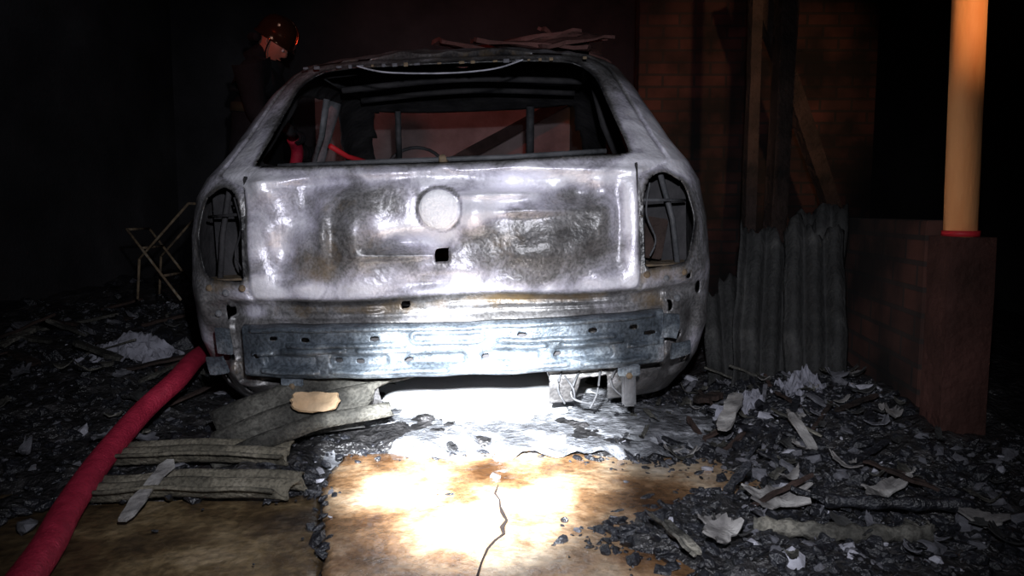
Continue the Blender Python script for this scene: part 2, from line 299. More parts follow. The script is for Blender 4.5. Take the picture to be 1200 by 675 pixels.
for b in [(-.62,.88,.38,.12,.10),(.67,.90,.40,.12,.16),(0,.815,.10,.62,.035),(-.50,.68,.06,.10,.18),(-.25,.69,-.22,.10,.11,.9),(-.38,.58,-.24,.11,.06,.6),(-.20,.59,-.20,.18,.055,.1),
  (0,.712,.45,.062,.062),(-.08,.645,.40,.13,.040,-.2),(.13,.72,.36,.15,.045,.5),(.36,.79,.20,.20,.03),(.30,.60,-.27,.27,.09),(.43,.68,-.20,.09,.10),(.560,.66,.34,.024,.18),
  (-.32,.487,.22,.22,.028),(.30,.475,.14,.26,.02),(-.54,.49,.26,.06,.05),(.06,.50,.20,.10,.05),(-.62,.46,.1,.08,.05),(-.67,.62,-.1,.1,.1),(.68,.46,.08,.1,.05),(.72,.84,.2,.08,.05),(-.55,.78,.10,.06,.06),
  (-.76,.33,.22,.05,.06),(.78,.26,.22,.05,.06),(-.60,.42,.38,.06,.02),(-.02,.39,.2,.12,.04),(.62,1.06,.15,.06,.14),(-.60,1.06,.15,.06,.14),(0,1.25,-.16,.6,.035),(0,.86,-.1,.3,.02),(0,.44,-.06,.5,.02),(-.50,1.18,-.1,.1,.06),(.52,1.18,-.14,.12,.07)]:
    ash=ash+b[2]*gb(b[0],b[1],b[3],b[4],*(b[5:]))
for cx,cz,a,sx,sz in [(.25,.445,.40,.22,.015),(-.35,.56,.18,.12,.06),(-.6,.25,.3,.08,.05),(.66,.50,.3,.08,.03),(-.68,.50,.25,.05,.03),(.60,.42,.25,.07,.03),(-.2,.43,.24,.3,.02),(.64,.82,.12,.06,.03),(0,1.25,.1,.5,.03),(-.28,.72,.12,.08,.08),(.1,.60,.08,.2,.05)]:
    rust=rust+a*gb(cx,cz,sx,sz)
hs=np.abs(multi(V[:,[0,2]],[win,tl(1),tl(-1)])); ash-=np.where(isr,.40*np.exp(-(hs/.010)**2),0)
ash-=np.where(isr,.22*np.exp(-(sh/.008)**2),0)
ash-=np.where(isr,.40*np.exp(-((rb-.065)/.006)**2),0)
for nm,ar in (('ash',ash),('rust',rust)):
    at=body.data.attributes.new(nm,'FLOAT','POINT'); at.data.foreach_set('value',ar.astype(np.float32))
so=body.modifiers.new('sol','SOLIDIFY'); so.thickness=.005; so.offset=-1; so.material_offset=1; so.material_offset_rim=0
lathe('badge_disc',[(0,.012),(.03,.011),(.050,.008),(.056,.0)],mat('badge_ash',[(.3,(.85,.84,.88)),(.7,(.96,.95,.98))],scale=25,rough=.6,bump=.4,bscale=80),car,(0,.040,.712),(math.pi/2,0,0))
# ---- bumper beam
bx=np.linspace(-.605,.645,380); bz=np.linspace(.238,.392,52)
BX,BZ=np.meshgrid(bx,bz); P=np.stack([BX.ravel(),BZ.ravel()],1)
slots=[circ(a,.352,.013,.007) for a in (-.397,-.193,.225,.428,-.50,.55)]+[circ(a,.288,.012,.007) for a in (-.304,-.24,-.10,.119,.323)]+[circ(.60,.33,.02,.006),circ(-.56,.30,.008)]
P2,s=snap(P,slots,.0014)
px,pz=P2[:,0],P2[:,1]
yb=.10*(np.abs(px-.02)/.62)**3.2+.004
zz=pz
def ridge(z0,x0,x1,h=.016,w=.005):
    e=np.clip(np.minimum(px-x0,x1-px)/.012,0,1); return -h*e*np.exp(-((zz-z0)/w)**4)
rel=np.zeros(len(px))
for z0,x0,x1 in [(.380,-.58,.62),(.318,-.48,-.28),(.318,-.25,-.09),(.318,.14,.30),(.318,.33,.52),(.334,-.46,-.10),(.334,.15,.50),(.258,-.55,-.36),(.258,-.33,.02),(.258,.05,.36),(.258,.39,.60),(.306,-.58,-.50),(.300,.53,.63)]: rel+=ridge(z0,x0,x1)
pl=psdf(P2,rpoly([(-.085,.338),(.115,.338),(.115,.368),(-.085,.368)],.012)); rel+=-.011*np.exp(-(pl/.0045)**2)
for a in (-.45,-.24,-.02,.19,.40):
    d=psdf(P2,rpoly([(a-.085,.272),(a+.085,.272),(a+.085,.306),(a-.085,.306)],.014)); rel+=.018/(1+np.exp(d/.0022))
rel+=np.where(zz<.248,.012*(.248-zz)/.01,0)+np.where(zz>.386,.02*(zz-.386)/.006,0)
ns=np.array([noise.noise(Vector((a*9,b*9,3)))*.006 for a,b in P2]); yb=yb+rel+ns-.012
nb,mb=BX.shape; BV=np.stack([px,yb,pz+ns*.8],1); ii=np.arange(nb*mb).reshape(nb,mb); BF=[]
for j in range(nb-1):
    for i in range(mb-1):
        ids=[ii[j,i],ii[j,i+1],ii[j+1,i+1],ii[j+1,i]]; sv=s[ids]
        if sv.min()<-1e-5 or sv.max()<-.5: continue
        BF.append(tuple(int(k) for k in ids))
beam=meshobj('bumper_beam',BV,BF,[M_steel,M_soot],car,True)
so=beam.modifiers.new('sol','SOLIDIFY'); so.thickness=.003; so.offset=1
box('beam_back',(.74,.012,.12),(.02,.048,.315),M_soot,car)
for n_,xx,hh in (('tow_bracket_left',-.455,.12),('tow_bracket_right',.535,.13)):
    box(n_,(.040,.03,hh),(xx,.07,.245-hh/2),M_darkmetal,car,bevel=.006)
    box(n_+'_flange',(.065,.012,.035),(xx,.055,.225),M_steel,car)
    tube(n_+'_bolt',[(xx,.045,.21),(xx,.06,.21)],.010,M_rust,car,seg=6)
for sgn,n_ in ((1,'right'),(-1,'left')):
    dm=M_darkmetal if sgn>0 else M_soot
    box('lamp_pocket_'+n_,(.22,.006,.34),(sgn*.665,.36,.66),M_soot,car)
    box('lamp_pocket_wall_'+n_,(.005,.24,.34),(sgn*.580,.24,.66),M_soot,car)
    box('lamp_pocket_floor_'+n_,(.19,.20,.006),(sgn*.67,.28,.52),M_rust,car)
    tube('lamp_strut_'+n_,[(sgn*.72,.24,.52),(sgn*.71,.26,.66),(sgn*.67,.24,.80)],.009,dm,car)
    tube('lamp_rail_'+n_,[(sgn*.60,.17,.72),(sgn*.75,.26,.715)],.005,dm,car)
    tube('lamp_wire_'+n_,[(sgn*.62,.14,.77),(sgn*.61,.15,.68),(sgn*.64,.17,.60),(sgn*.62,.16,.55)],.003,dm,car,spline=True)
    for k,(a,b) in enumerate([(.60,.50),(.66,.485),(.72,.50),(.70,.42)]):
        lathe(f'body_bolt_{n_}_{k}',[(0,.010),(.007,.009),(.011,.0)],M_greymetal if k%2 else M_rust,car,(sgn*a,float(rear_y(np.array(a),np.array(b))),b),(math.pi/2,0,0),seg=10)
box('lamp_board_right',(.07,.01,.13),(.655,.28,.60),M_wood,car,(0,.2,0))
for sgn,n_ in ((1,'right'),(-1,'left')):
    for k,(xx,yy,zz_,w_,h_,ry) in enumerate([(.665,.095,.345,.05,.075,.1),(.70,.12,.27,.06,.05,-.15)]):
        box(f'corner_bracket_{n_}_{k}',(w_,.008,h_),(sgn*xx,yy,zz_),M_steel,car,(.1,ry,sgn*.35),rough=.010,sub=4)
box('floor_pan',(1.36,3.2,.02),(0,1.9,.27),M_soot,car)
box('boot_floor',(1.2,.5,.015),(0,.5,.42),M_soot,car)
box('parcel_shelf_rail',(1.2,.05,.03),(0,.42,.80),M_soot,car)
box('firewall',(1.42,.03,.62),(0,2.72,.58),M_soot,car)
box('dashboard',(1.30,.30,.16),(0,2.48,.88),M_darkmetal,car,bevel=.03)
for sg in (-1,1):
    tube(f'b_pillar_{sg}',[(sg*.76,1.46,.3),(sg*.73,1.46,.92),(sg*.615,1.46,1.24)],.030,M_greymetal if sg<0 else M_darkmetal,car)
    tube(f'roof_rail_{sg}',[(sg*.50,.70,1.245),(sg*.545,1.3,1.285),(sg*.51,1.85,1.30)],.016,M_darkmetal,car)
    tube(f'belt_guide_{sg}',[(sg*.66,1.15,.92),(sg*.60,1.12,1.05),(sg*.565,1.10,1.20)],.014,M_greymetal if sg<0 else M_soot,car)
for k,yy in enumerate((.78,1.2,1.6)):
    tube(f'roof_bow_{k}',[(-.52,yy,1.235+.03*k/2),(0,yy,1.265+.03*k/2),(.52,yy,1.235+.03*k/2)],.014,M_soot,car,spline=True)
def seat(nm,cx,cy,w,h):
    fr=[(cx-w/2,cy,.42),(cx-w/2,cy-.10,.42+h),(cx-w/2+.04,cy-.12,.47+h),(cx+w/2-.04,cy-.12,.47+h),(cx+w/2,cy-.10,.42+h),(cx+w/2,cy,.42),(cx-w/2,cy,.42)]
    tube(nm+'_back_frame',fr,.013,M_darkmetal,car)
    for k in range(6):
        zz_=.48+h*k/6.2; yy_=cy-.10*(zz_-.42)/h
        tube(nm+f'_spring_{k}',[(cx-w/2+(w)*i/12,yy_+(.01 if i%2 else -.01),zz_+(.012 if i%2 else -.012)) for i in range(13)],.003,M_rust,car,seg=5)
    tube(nm+'_base_frame',[(cx-w/2,cy,.42),(cx-w/2,cy+.45,.44),(cx+w/2,cy+.45,.44),(cx+w/2,cy,.42)],.012,M_darkmetal,car)
    for k in range(5): tube(nm+f'_base_spring_{k}',[(cx-w/2,cy+.08+.08*k,.43),(cx+w/2,cy+.08+.08*k,.43)],.004,M_rust,car,seg=5)
    for q in ((-.08),(.08)): tube(nm+f'_leg_{q}',[(cx+q*2,cy+.2,.28),(cx+q*2,cy+.2,.43)],.014,M_darkmetal,car)
seat('driver_seat',-.36,1.75,.46,.50); seat('passenger_seat',.36,1.75,.46,.50); seat('rear_seat',0,.95,1.1,.36)
tube('steering_wheel',[(-.36+.18*math.cos(a),2.22+.07*math.sin(a),.93+.165*math.sin(a)) for a in np.linspace(0,2*math.pi,30)],.010,M_darkmetal,car)
tube('steering_column',[(-.36,2.22,.93),(-.36,2.5,.85)],.02,M_darkmetal,car)
tube('windshield_strut',[(.30,2.05,.98),(.31,1.95,1.26)],.022,M_darkmetal,car)
tube('windshield_strut_left',[(-.42,2.05,.98),(-.40,1.95,1.26)],.016,M_darkmetal,car)
tube('door_red_trim',[(-.60,1.25,1.02),(-.55,1.36,.98),(-.47,1.42,.955)],.012,M_red,car)
tube('window_seal_strip',[(-.30,.47,1.205),(-.2,.455,1.178),(0,.44,1.165),(.16,.45,1.175),(.26,.47,1.205)],.003,M_ashw,car,spline=True,seg=6)
tube('wiper_motor_bar',[(-.50,.20,.862),(-.2,.17,.862),(.2,.17,.862),(.50,.20,.872)],.008,M_darkmetal,car,seg=6)
lathe('wiper_spindle',[(0,.04),(.010,.04),(.012,.02),(.02,.0)],M_rust,car,(.01,.15,.845),(D(60),0,0),12)
for k in range(26):
    a=-.48+k*.038; 
    if R(0,1)<.75: box(f'gasket_bit_{k}',(R(.008,.02),.006,R(.006,.014)),(a,.497,1.209),M_ashg if R(0,1)<.6 else M_rust,car,bevel=.001)
for n_,sx,yy in (('rear_left',-1,.86),('rear_right',1,.86),('front_left',-1,3.05),('front_right',1,3.05)):
    lathe('wheel_rim_'+n_,[(.03,.07),(.07,.075),(.09,.05),(.135,.045),(.15,.07),(.165,.08),(.178,.085),(.178,.078),(.168,.07),(.15,.02),(.15,-.05),(.168,-.075),(.178,-.085),(.165,-.08),(.14,-.06),(.10,-.06),(.03,-.06),(.03,.07)],M_rust,car,(sx*.68,yy,.185),(0,sx*math.pi/2,0),36)
    for k in range(4):
        tube(f'bead_wire_{n_}_{k}',[(sx*(.60+.05*k)+R(-.01,.01),yy+(.185+R(0,.01))*math.cos(a),.19+(.182+R(-.004,.006))*math.sin(a)) for a in np.linspace(0,2*math.pi,28)],.0035,M_rust,car,seg=5)
tube('rear_axle',[(-.60,.86,.19),(.60,.86,.19)],.03,M_darkmetal,car)
lathe('muffler',[(0,-.20),(.05,-.20),(.062,-.18),(.062,.18),(.05,.20),(0,.20)],M_greymetal,car,(.36,.42,.20),(math.pi/2,0,0),24)
tube('exhaust_pipe',[(.36,.6,.2),(.30,1.2,.2),(.1,2.6,.2)],.022,M_rust,car,spline=True)
for k in range(10):
    xx=R(-.60,.60)
    if -.2<xx<.3: continue
    tube(f'loose_strip_{k}',[(xx,.13,R(.19,.23)),(xx+R(-.03,.03),.10,R(.14,.18)),(xx+R(-.05,.05),R(.07,.14),R(.10,.13))],.0035,M_darkmetal,car,seg=5,spline=True)

# ================================================================= GROUND
clean=[(-.52,2.03),(-.30,2.04),(-.1,2.08),(.1,2.06),(.33,1.97),(.60,1.86),(.60,1.78),(.40,1.74),(.27,1.64),(.12,1.55),(.14,1.47),(.30,1.40),(.38,1.25),(.38,.6),(-.40,.6),(-.40,1.3)]
clean2=[(-1.10,1.70),(-.46,1.76),(-.30,1.3),(-.30,.6),(-1.25,.6)]
def s_clean(P): return np.minimum(psdf(P,clean),psdf(P,clean2))
gx=np.concatenate([np.linspace(-4.5,-1.6,50),np.linspace(-1.57,1.6,240),np.linspace(1.63,4.5,50)]); gy=np.concatenate([np.linspace(-1.5,1.1,20),np.linspace(1.12,3.2,170),np.linspace(3.25,7.5,70)])
def Hf(P):
    s=s_clean(P); m=np.clip((s+.01)/.10,0,1); m=m*m*(3-2*m)
    out=[]
    for (X,Y),mm in zip(P,m):
        n1=noise.fractal(Vector((X*3,Y*3,1.7)),.8,2.1,5)*.030+noise.fractal(Vector((X*12,Y*12,5)),.8,2.1,4)*.016
        h=.022+n1
        if X<-1.0: h+=.16*min(1,max(0,(Y-2.2)/1.2))*min(1,(-1.0-X)/.5)*(1+.5*noise.noise(Vector((X*2.2,Y*2.2,9))))
        if X>.60: h+=.12*min(1,(X-.60)/.5)*min(1,max(0,(Y-1.3)/.7))
        out.append(-.02*(1-mm)+mm*h)
    return np.array(out)
GX,GY=np.meshgrid(gx,gy); P=np.stack([GX.ravel(),GY.ravel()],1); H=Hf(P)
ng,mg=GX.shape; ii=np.arange(ng*mg).reshape(ng,mg)
meshobj('floor',np.stack([P[:,0],P[:,1],H],1),[(int(ii[j,i]),int(ii[j,i+1]),int(ii[j+1,i+1]),int(ii[j+1,i])) for j in range(ng-1) for i in range(mg-1)],M_soil,None,True)
def hz(X,Y): return float(Hf(np.array([[X,Y]]))[0])
def eL(Y): return -.49+.13*max(0,min(1,(1.85-Y)/.5))
def slab(name,x0,x1,y0,y1,top,m):
    nx,ny=60,60; v=[];f=[]
    for j in range(ny+1):
        for i in range(nx+1):
            Y=y0+(y1-y0)*j/ny
            a=x0(Y) if callable(x0) else x0; b=x1(Y) if callable(x1) else x1
            X=a+(b-a)*i/nx
            if i in(0,nx): X+=.014*noise.noise(Vector((3,Y*12,1)))
            if j==ny: Y+=.05*noise.noise(Vector((X*6,3,1)))
            v.append((X,Y,top+.004*noise.noise(Vector((X*7,Y*7,2)))+(-.008 if i in(0,nx) or j==ny else 0)))
    for j in range(ny):
        for i in range(nx): a=j*(nx+1)+i; f.append((a,a+1,a+nx+2,a+nx+1))
    o=meshobj(name,v,f,m,None,True); s=o.modifiers.new('s','SOLIDIFY'); s.thickness=.05; s.offset=-1; return o
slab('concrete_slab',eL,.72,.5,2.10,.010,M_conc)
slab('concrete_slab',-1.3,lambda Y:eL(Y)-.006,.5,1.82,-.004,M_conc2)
cr=[(-.035,1.82),(-.042,1.76),(-.030,1.72),(-.028,1.68),(-.022,1.64),(-.012,1.60),(-.022,1.565),(-.018,1.53),(-.035,1.50),(-.050,1.46),(-.06,1.40),(-.07,1.30)]
cv=[];cf=[]
for k,(X,Y) in enumerate(cr):
    w=.0012+.0018*abs(math.sin(k*1.3)); 
    if 4<=k<=7: w*=1.9
    if k in (0,): w=.0004
    cv+=[(X-w,Y,.0150),(X+w,Y,.0150)]
for k in range(len(cr)-1): cf.append((2*k,2*k+1,2*k+3,2*k+2))
meshobj('slab_crack',cv,cf,M_crack)
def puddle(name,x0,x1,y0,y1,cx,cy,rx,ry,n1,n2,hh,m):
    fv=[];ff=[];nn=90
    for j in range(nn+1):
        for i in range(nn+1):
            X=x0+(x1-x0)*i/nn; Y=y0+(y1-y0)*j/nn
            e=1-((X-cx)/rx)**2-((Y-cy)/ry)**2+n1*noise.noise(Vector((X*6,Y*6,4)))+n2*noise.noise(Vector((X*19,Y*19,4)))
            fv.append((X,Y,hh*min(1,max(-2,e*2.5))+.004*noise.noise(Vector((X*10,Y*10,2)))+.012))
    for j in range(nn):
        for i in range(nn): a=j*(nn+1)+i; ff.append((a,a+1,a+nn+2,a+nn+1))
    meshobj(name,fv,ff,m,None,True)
puddle('ground_glare_patch',-.75,.55,2.08,3.7,-.11,2.93,.48,.80,.25,.12,.030,M_glare)  # thin white patch paints the glare on the lit ground under the car
puddle('ash_slurry',-.75,1.0,2.02,2.9,.10,2.38,.70,.37,.9,.5,.026,M_film)
# ---------------------------------------------------------- debris
pile=empty('burnt_debris_pile')
ph=(1+5**.5)/2
ico=np.array([(-1,ph,0),(1,ph,0),(-1,-ph,0),(1,-ph,0),(0,-1,ph),(0,1,ph),(0,-1,-ph),(0,1,-ph),(ph,0,-1),(ph,0,1),(-ph,0,-1),(-ph,0,1)],float)/1.9
icf=[(0,11,5),(0,5,1),(0,1,7),(0,7,10),(0,10,11),(1,5,9),(5,11,4),(11,10,2),(10,7,6),(7,1,8),(3,9,4),(3,4,2),(3,2,6),(3,6,8),(3,8,9),(4,9,5),(2,4,11),(6,2,10),(8,6,7),(9,8,1)]
def blocked(X,Y):
    return (X>1.14+.15*(Y-2.05) and 1.85<Y<3.7) or (abs(X-1.18)<.10 and abs(Y-1.95)<.1) or (4.7<Y<5.0 and X>.7)
def scatter(name,cands,smin,smax,probs,blocky=.5):
    v=[];f=[];mi=[]
    C=np.array([c for c in cands if not blocked(*c)]); hh=Hf(C)
    for (X,Y),h0 in zip(C,hh):
        sz=smin+(smax-smin)*random.random()**2.5
        sc=np.array([R(.6,1.7),R(.45,1.1),R(.25,.65)])*sz
        b=ico*(1+np.random.uniform(-.32,.32,(12,1)))
        b=np.clip(b,-.60,.60) if random.random()<blocky else b
        b=b*sc; e=Euler((R(-.6,.6),R(-.6,.6),R(0,6.28))).to_matrix(); b=b@np.array(e).T
        k=len(v); v+=[(X+p[0],Y+p[1],max(h0,0.010 if Y<2.1 else 0)+p[2]+sc[2]*.2) for p in b]
        f+=[(a+k,c+k,d+k) for a,c,d in icf]
        q=random.random(); m=0 if q<probs[0] else (1 if q<probs[1] else 2); mi+=[m]*20
    o=meshobj(name,v,f,[M_char,M_ashg,M_ashw],pile); o.data.polygons.foreach_set('material_index',mi); return o
c=[(R(-.6,1.35),R(1.25,2.75)) for _ in range(9000)]
C=np.array(c); s=s_clean(C)
dens=np.array([noise.noise(Vector((a*5,b*5,7))) for a,b in C])
keep=(s>.0)&(dens>-.3)|((s>-.05)&(np.random.rand(len(C))<.25))|((s>-.3)&(np.random.rand(len(C))<.005))
keep&=~((np.abs(C[:,0]+.11)<.40)&(C[:,1]>2.12))
keep&=~((C[:,0]<.45)&(C[:,1]>1.95)&(np.random.rand(len(C))<.45))
scatter('charcoal_front',C[keep],.005,.024,(.92,.985))
c=[(R(-2.4,-.62),R(1.3,4.2)) for _ in range(4600)]; C=np.array(c); s=s_clean(C); keep=(s>0.0)|((s>-.25)&(np.random.rand(len(C))<.010))
scatter('charcoal_left',C[keep],.006,.030,(.93,.993))
c=[(R(.45,1.3),R(1.35,2.9)) for _ in range(1500)]; C=np.array(c); C=C[s_clean(C)>.03]; scatter('ash_rubble',C,.006,.034,(.70,.95))
c=[(R(-2.6,2.4),R(2.8,6.0)) for _ in range(1200)]; scatter('charcoal_back',np.array(c),.015,.07,(.93,.995))
def shard(name,cx,cy,w,l,rz,m,curl=.25,lift=.02,tilt=(0,0),th=.004,seed=0,ragged=.45):
    rnd=random.Random(seed); v=[];f=[]; K_=26
    ang=[2*math.pi*k/K_ for k in range(K_)]; rad=[(1.1-ragged)+ragged*rnd.random() for _ in ang]
    rings=6
    for r_ in range(rings+1):
        for k in range(K_):
            q=r_/rings*rad[k]; ca,sa=math.cos(ang[k]),math.sin(ang[k]); qq=max(abs(ca),abs(sa))**.6
            a=w/2*q*ca/qq; b=l/2*q*sa/qq
            v.append((a,b,curl*(a*a/w)*2+.010*noise.noise(Vector((a*30+seed,b*30,0)))))
    for r_ in range(rings):
        for k in range(K_):
            k2=(k+1)%K_; f.append((r_*K_+k,r_*K_+k2,(r_+1)*K_+k2,(r_+1)*K_+k))
    o=meshobj(name,v,f,m,pile,False,(cx,cy,max(0,hz(cx,cy))+lift),(tilt[0],tilt[1],rz))
    s=o.modifiers.new('s','SOLIDIFY'); s.thickness=th; s.offset=0; return o
M_shard=mat('cement_flake',[(.3,(.09,.085,.085)),(.5,(.20,.19,.185)),(.7,(.36,.35,.34))],scale=14,detail=10,rough=.85,bump=.5,blotch=.6,blotch_scale=8)
shard('cement_shard_a',.61,1.64,.17,.08,.15,M_shard,.3,.03,(.3,0),.005,seed=1)
shard('cement_shard_b',.86,1.65,.14,.05,.35,M_shard,.3,.025,(.25,-.1),.005,seed=2)
shard('cement_shard_c',.33,1.44,.06,.14,.5,M_fibrem,.4,.03,(.2,.4),.006,seed=3)
shard('cement_shard_d',.42,1.43,.10,.06,.8,M_shard,.3,.03,(.3,-.2),.005,seed=4)
shard('cement_shard_f',1.0,1.52,.10,.04,-.4,M_shard,.4,.03,(.2,.1),.005,seed=6)
shard('cement_shard_g',.42,1.52,.06,.04,.4,M_shard,.4,.02,(.2,.1),.004,seed=8)
for k in range(120):
    X,Y=R(.35,1.25),R(1.35,2.7)
    if s_clean(np.array([[X,Y]]))[0]<.02 or blocked(X,Y): continue
    shard(f'flake_r{k}',X,Y,R(.02,.09),R(.012,.045),R(0,3.1),random.choice([M_fibred,M_ashg,M_fibred,M_fibrem,M_fibrem,M_shard]),.5,.02,(R(-.4,.5),R(-.4,.4)),.003,seed=20+k)
for k in range(34):
    X,Y=R(-2.2,-1.05),R(1.9,3.4)
    shard(f'flake_l{k}',X,Y,R(.04,.12),R(.03,.07),R(0,3.1),random.choice([M_fibred,M_ashg,M_fibred,M_fibrem]),.5,.02,(R(-.4,.5),R(-.4,.4)),.004,seed=160+k)
def stick(name,p0,p1,w,t_,m,seed=0):
    p0=Vector(p0);p1=Vector(p1);d=p1-p0;n=10; side=d.cross(Vector((0,0,1))).normalized(); up=side.cross(d).normalized()
    v=[];f=[]
    for i in range(n+1):
        q=i/n; c=p0+d*q; ww=w/2*(.7+.4*noise.noise(Vector((q*5,seed,1)))+.2); 
        if i in(0,n): ww*=.55
        tt=t_/2*(.8+.3*noise.noise(Vector((q*5,seed,4)))); c=c+up*.006*noise.noise(Vector((q*4,seed,8)))
        for a,b in ((-1,-1),(1,-1),(1,1),(-1,1)): v.append(c+side*a*ww+up*b*tt)
    for i in range(n):
        for k in range(4): k2=(k+1)%4; f.append((i*4+k,i*4+k2,(i+1)*4+k2,(i+1)*4+k))
    f+= [(3,2,1,0),(n*4,n*4+1,n*4+2,n*4+3)]
    return meshobj(name,v,f,m,pile)
stick('wood_chip_a',(.605,2.08,.08),(.69,2.22,.15),.050,.012,M_shard,1)
stick('wood_chip_b',(.80,1.90,.08),(.77,2.00,.15),.030,.01,M_shard,2)
stick('wood_chip_c',(.98,2.12,.11),(.92,2.26,.14),.03,.01,M_ashg,3)
stick('wood_chip_d',(.62,2.45,.07),(.72,2.5,.08),.05,.02,M_wood,4)
stick('pale_wood_strip',(-.865,1.58,.022),(-.855,1.80,.085),.036,.008,M_shard,5)
stick('wood_chip_e',(.03,2.06,.03),(.11,2.09,.04),.03,.012,M_woodlt,6)
stick('wood_chip_f',(.09,2.15,.035),(.16,2.13,.04),.025,.012,M_shard,7)
for k in range(34):
    X,Y=R(-2.3,-1.1),R(2.2,3.9); h=hz(X,Y); a=R(0,3.1); l=R(.1,.35)
    stick(f'burnt_stick_l{k}',(X,Y,h+.01),(X+l*math.cos(a),Y+l*math.sin(a),h+R(.02,.10)),R(.015,.05),R(.008,.02),random.choice([M_wood,M_fibred,M_wood,M_fibrem]),10+k)
for k in range(40):
    X,Y=R(.5,1.0),R(1.6,2.8); h=hz(X,Y); a=R(0,3.1); l=R(.05,.18)
    stick(f'burnt_stick_r{k}',(X,Y,h+.01),(X+l*math.cos(a),Y+l*math.sin(a),h+R(.02,.07)),R(.01,.025),R(.006,.012),random.choice([M_wood,M_char,M_fibrem,M_ashg]),50+k)
tube('charred_ribbed_pipe_a',[(.52,1.53,.035),(.62,1.49,.04),(.72,1.46,.045),(.85,1.45,.05)],lambda t:.018+.004*math.sin(t*140),M_fibrem,pile,spline=True)
tube('charred_ribbed_pipe_b',[(.70,1.60,.06),(.85,1.56,.07),(1.0,1.55,.07)],lambda t:.014+.003*math.sin(t*150),M_char,pile,spline=True)
def rag(name,sx,sy,sz,X,Y,rz,n=34,sd=0):
    rv=[];rf=[]
    for j in range(n+1):
        for i in range(n+1):
            a=(i/n-.5);b=(j/n-.5); d=a*a+b*b
            z_=.09*math.exp(-d*9)+.05*noise.noise(Vector((a*7,b*7,2+sd)))+.03*noise.noise(Vector((a*18,b*18,5+sd)))+.012*noise.noise(Vector((a*40,b*40,5+sd)))
            rv.append((a*sx+.03*noise.noise(Vector((a*6,b*6,20+sd))),b*sy,z_*sz-.02))
    for j in range(n):
        for i in range(n): a=j*(n+1)+i; rf.append((a,a+1,a+n+2,a+n+1))
    meshobj(name,rv,rf,M_cloth,pile,False,(X,Y,hz(X,Y)),(0,0,rz))
rag('crumpled_rag_a',.36,.30,1.0,-1.58,3.05,0)
rag('crumpled_rag_b',.20,.16,.8,.78,2.38,.5,24,3)
rag('crumpled_rag_c',.17,.14,.8,.98,2.45,1.5,24,6)
# ---------------------------------------------------------- corrugated sheets
def corr(name,w,h,pitch,amp,m,jag=.0,seed=0,th=.006,bend=0,parent=None):
    nx=int(w/pitch*10); ny=24; v=[];f=[]
    for j in range(ny+1):
        for i in range(nx+1):
            X=-w/2+w*i/nx; q=j/ny; top=h+jag*noise.noise(Vector((X*9,seed,3)))*1.6+jag*.4*noise.noise(Vector((X*50,seed,3)))
            bot=jag*.3*noise.noise(Vector((X*9,seed,30)))
            v.append((X*(1+.1*noise.noise(Vector((q*4,seed,7)))),amp*math.cos(2*math.pi*X/pitch)+bend*math.sin(q*math.pi)+.01*noise.noise(Vector((X*4,q*3,seed))),bot+(top-bot)*q))
    for j in range(ny):
        for i in range(nx): a=j*(nx+1)+i; f.append((a,a+1,a+nx+2,a+nx+1))
    o=meshobj(name,v,f,m,parent,True); s=o.modifiers.new('s','SOLIDIFY'); s.thickness=th; return o
stack=empty('leaning_corrugated_sheets')
align(corr('sheet_1',.28,.64,.07,.018,M_fibred,.10,1,parent=stack),(.93,2.62,.05),(1.02,2.86,.60),(-.2,-1,0))
align(corr('sheet_2',.20,.60,.07,.018,M_fibred,.12,2,parent=stack),(1.05,2.50,.06),(1.10,2.70,.62),(-.3,-1,0))
align(corr('sheet_3',.20,.46,.07,.018,M_fibred,.14,3,parent=stack),(.84,2.72,.05),(.86,2.92,.42),(-.1,-1,0))
align(corr('sheet_4',.18,.70,.07,.018,M_fibred,.14,4,parent=stack),(1.13,2.72,.05),(1.19,2.86,.72),(-.5,-1,0))
broken=empty('broken_corrugated_sheets')
align(corr('piece_back',.12,.47,.055,.016,M_fibre,.05,5,.008,.01,broken),(-1.08,1.94,.044),(-.61,1.95,.044))
align(corr('piece_front',.12,.52,.055,.016,M_fibre,.05,6,.008,.01,broken),(-1.04,1.745,.024),(-.52,1.75,.028))
align(corr('piece_leaning',.20,.48,.08,.022,M_fibrem,.12,8,.010,.03,broken),(-.84,2.03,.06),(-.42,2.18,.160),(.25,-.5,.9))
align(corr('piece_leaning_dark',.22,.40,.08,.018,M_fibred,.10,9,.008,.02,broken),(-.86,2.14,.05),(-.52,2.30,.10),(.1,-.4,.9))
shard('pale_disc_fragment',-.555,2.05,.125,.055,.15,M_woodlt,.3,.160,(1.0,.05),.010,seed=77,ragged=.12)
# ---------------------------------------------------------- hose
hp=[(-.80,1.0,.035),(-.85,1.15,.035),(-.89,1.29,.035),(-.93,1.42,.036),(-1.0,1.61,.04),(-1.07,1.87,.06),(-1.085,2.12,.12),(-1.05,2.27,.18),(-1.09,2.5,.20),(-1.16,2.8,.18),(-1.22,3.3,.16),(-1.3,3.7,.16),(-1.33,4.0,.35),(-1.23,4.08,.80),(-1.19,4.15,1.02),(-1.19,4.08,1.10)]
tube('fire_hose',hp,.033,M_hose,spline=True,seg=18,squash=.92)
mf=empty('folding_chair_frame',(-1.70,3.62,.28)); mf.scale=(.9,.9,.9)
for k,(a,b) in enumerate([((-.20,0,.38),(.10,-.05,.0)),((-.20,.25,.38),(.10,.20,.0)),((-.20,0,.38),(-.20,.25,.38)),((-.12,0,.28),(-.12,.25,.28)),((0,-.02,.13),(0,.23,.13)),((-.14,0,.22),(.14,0,.52)),((-.14,.25,.22),(.14,.25,.52)),((.14,0,.52),(.14,.25,.52)),((-.14,0,.22),(-.16,.0,.0)),((-.14,.25,.22),(-.16,.25,.0))]):
    tube(f'bar_{k}',[a,b],.007,M_rust,mf)
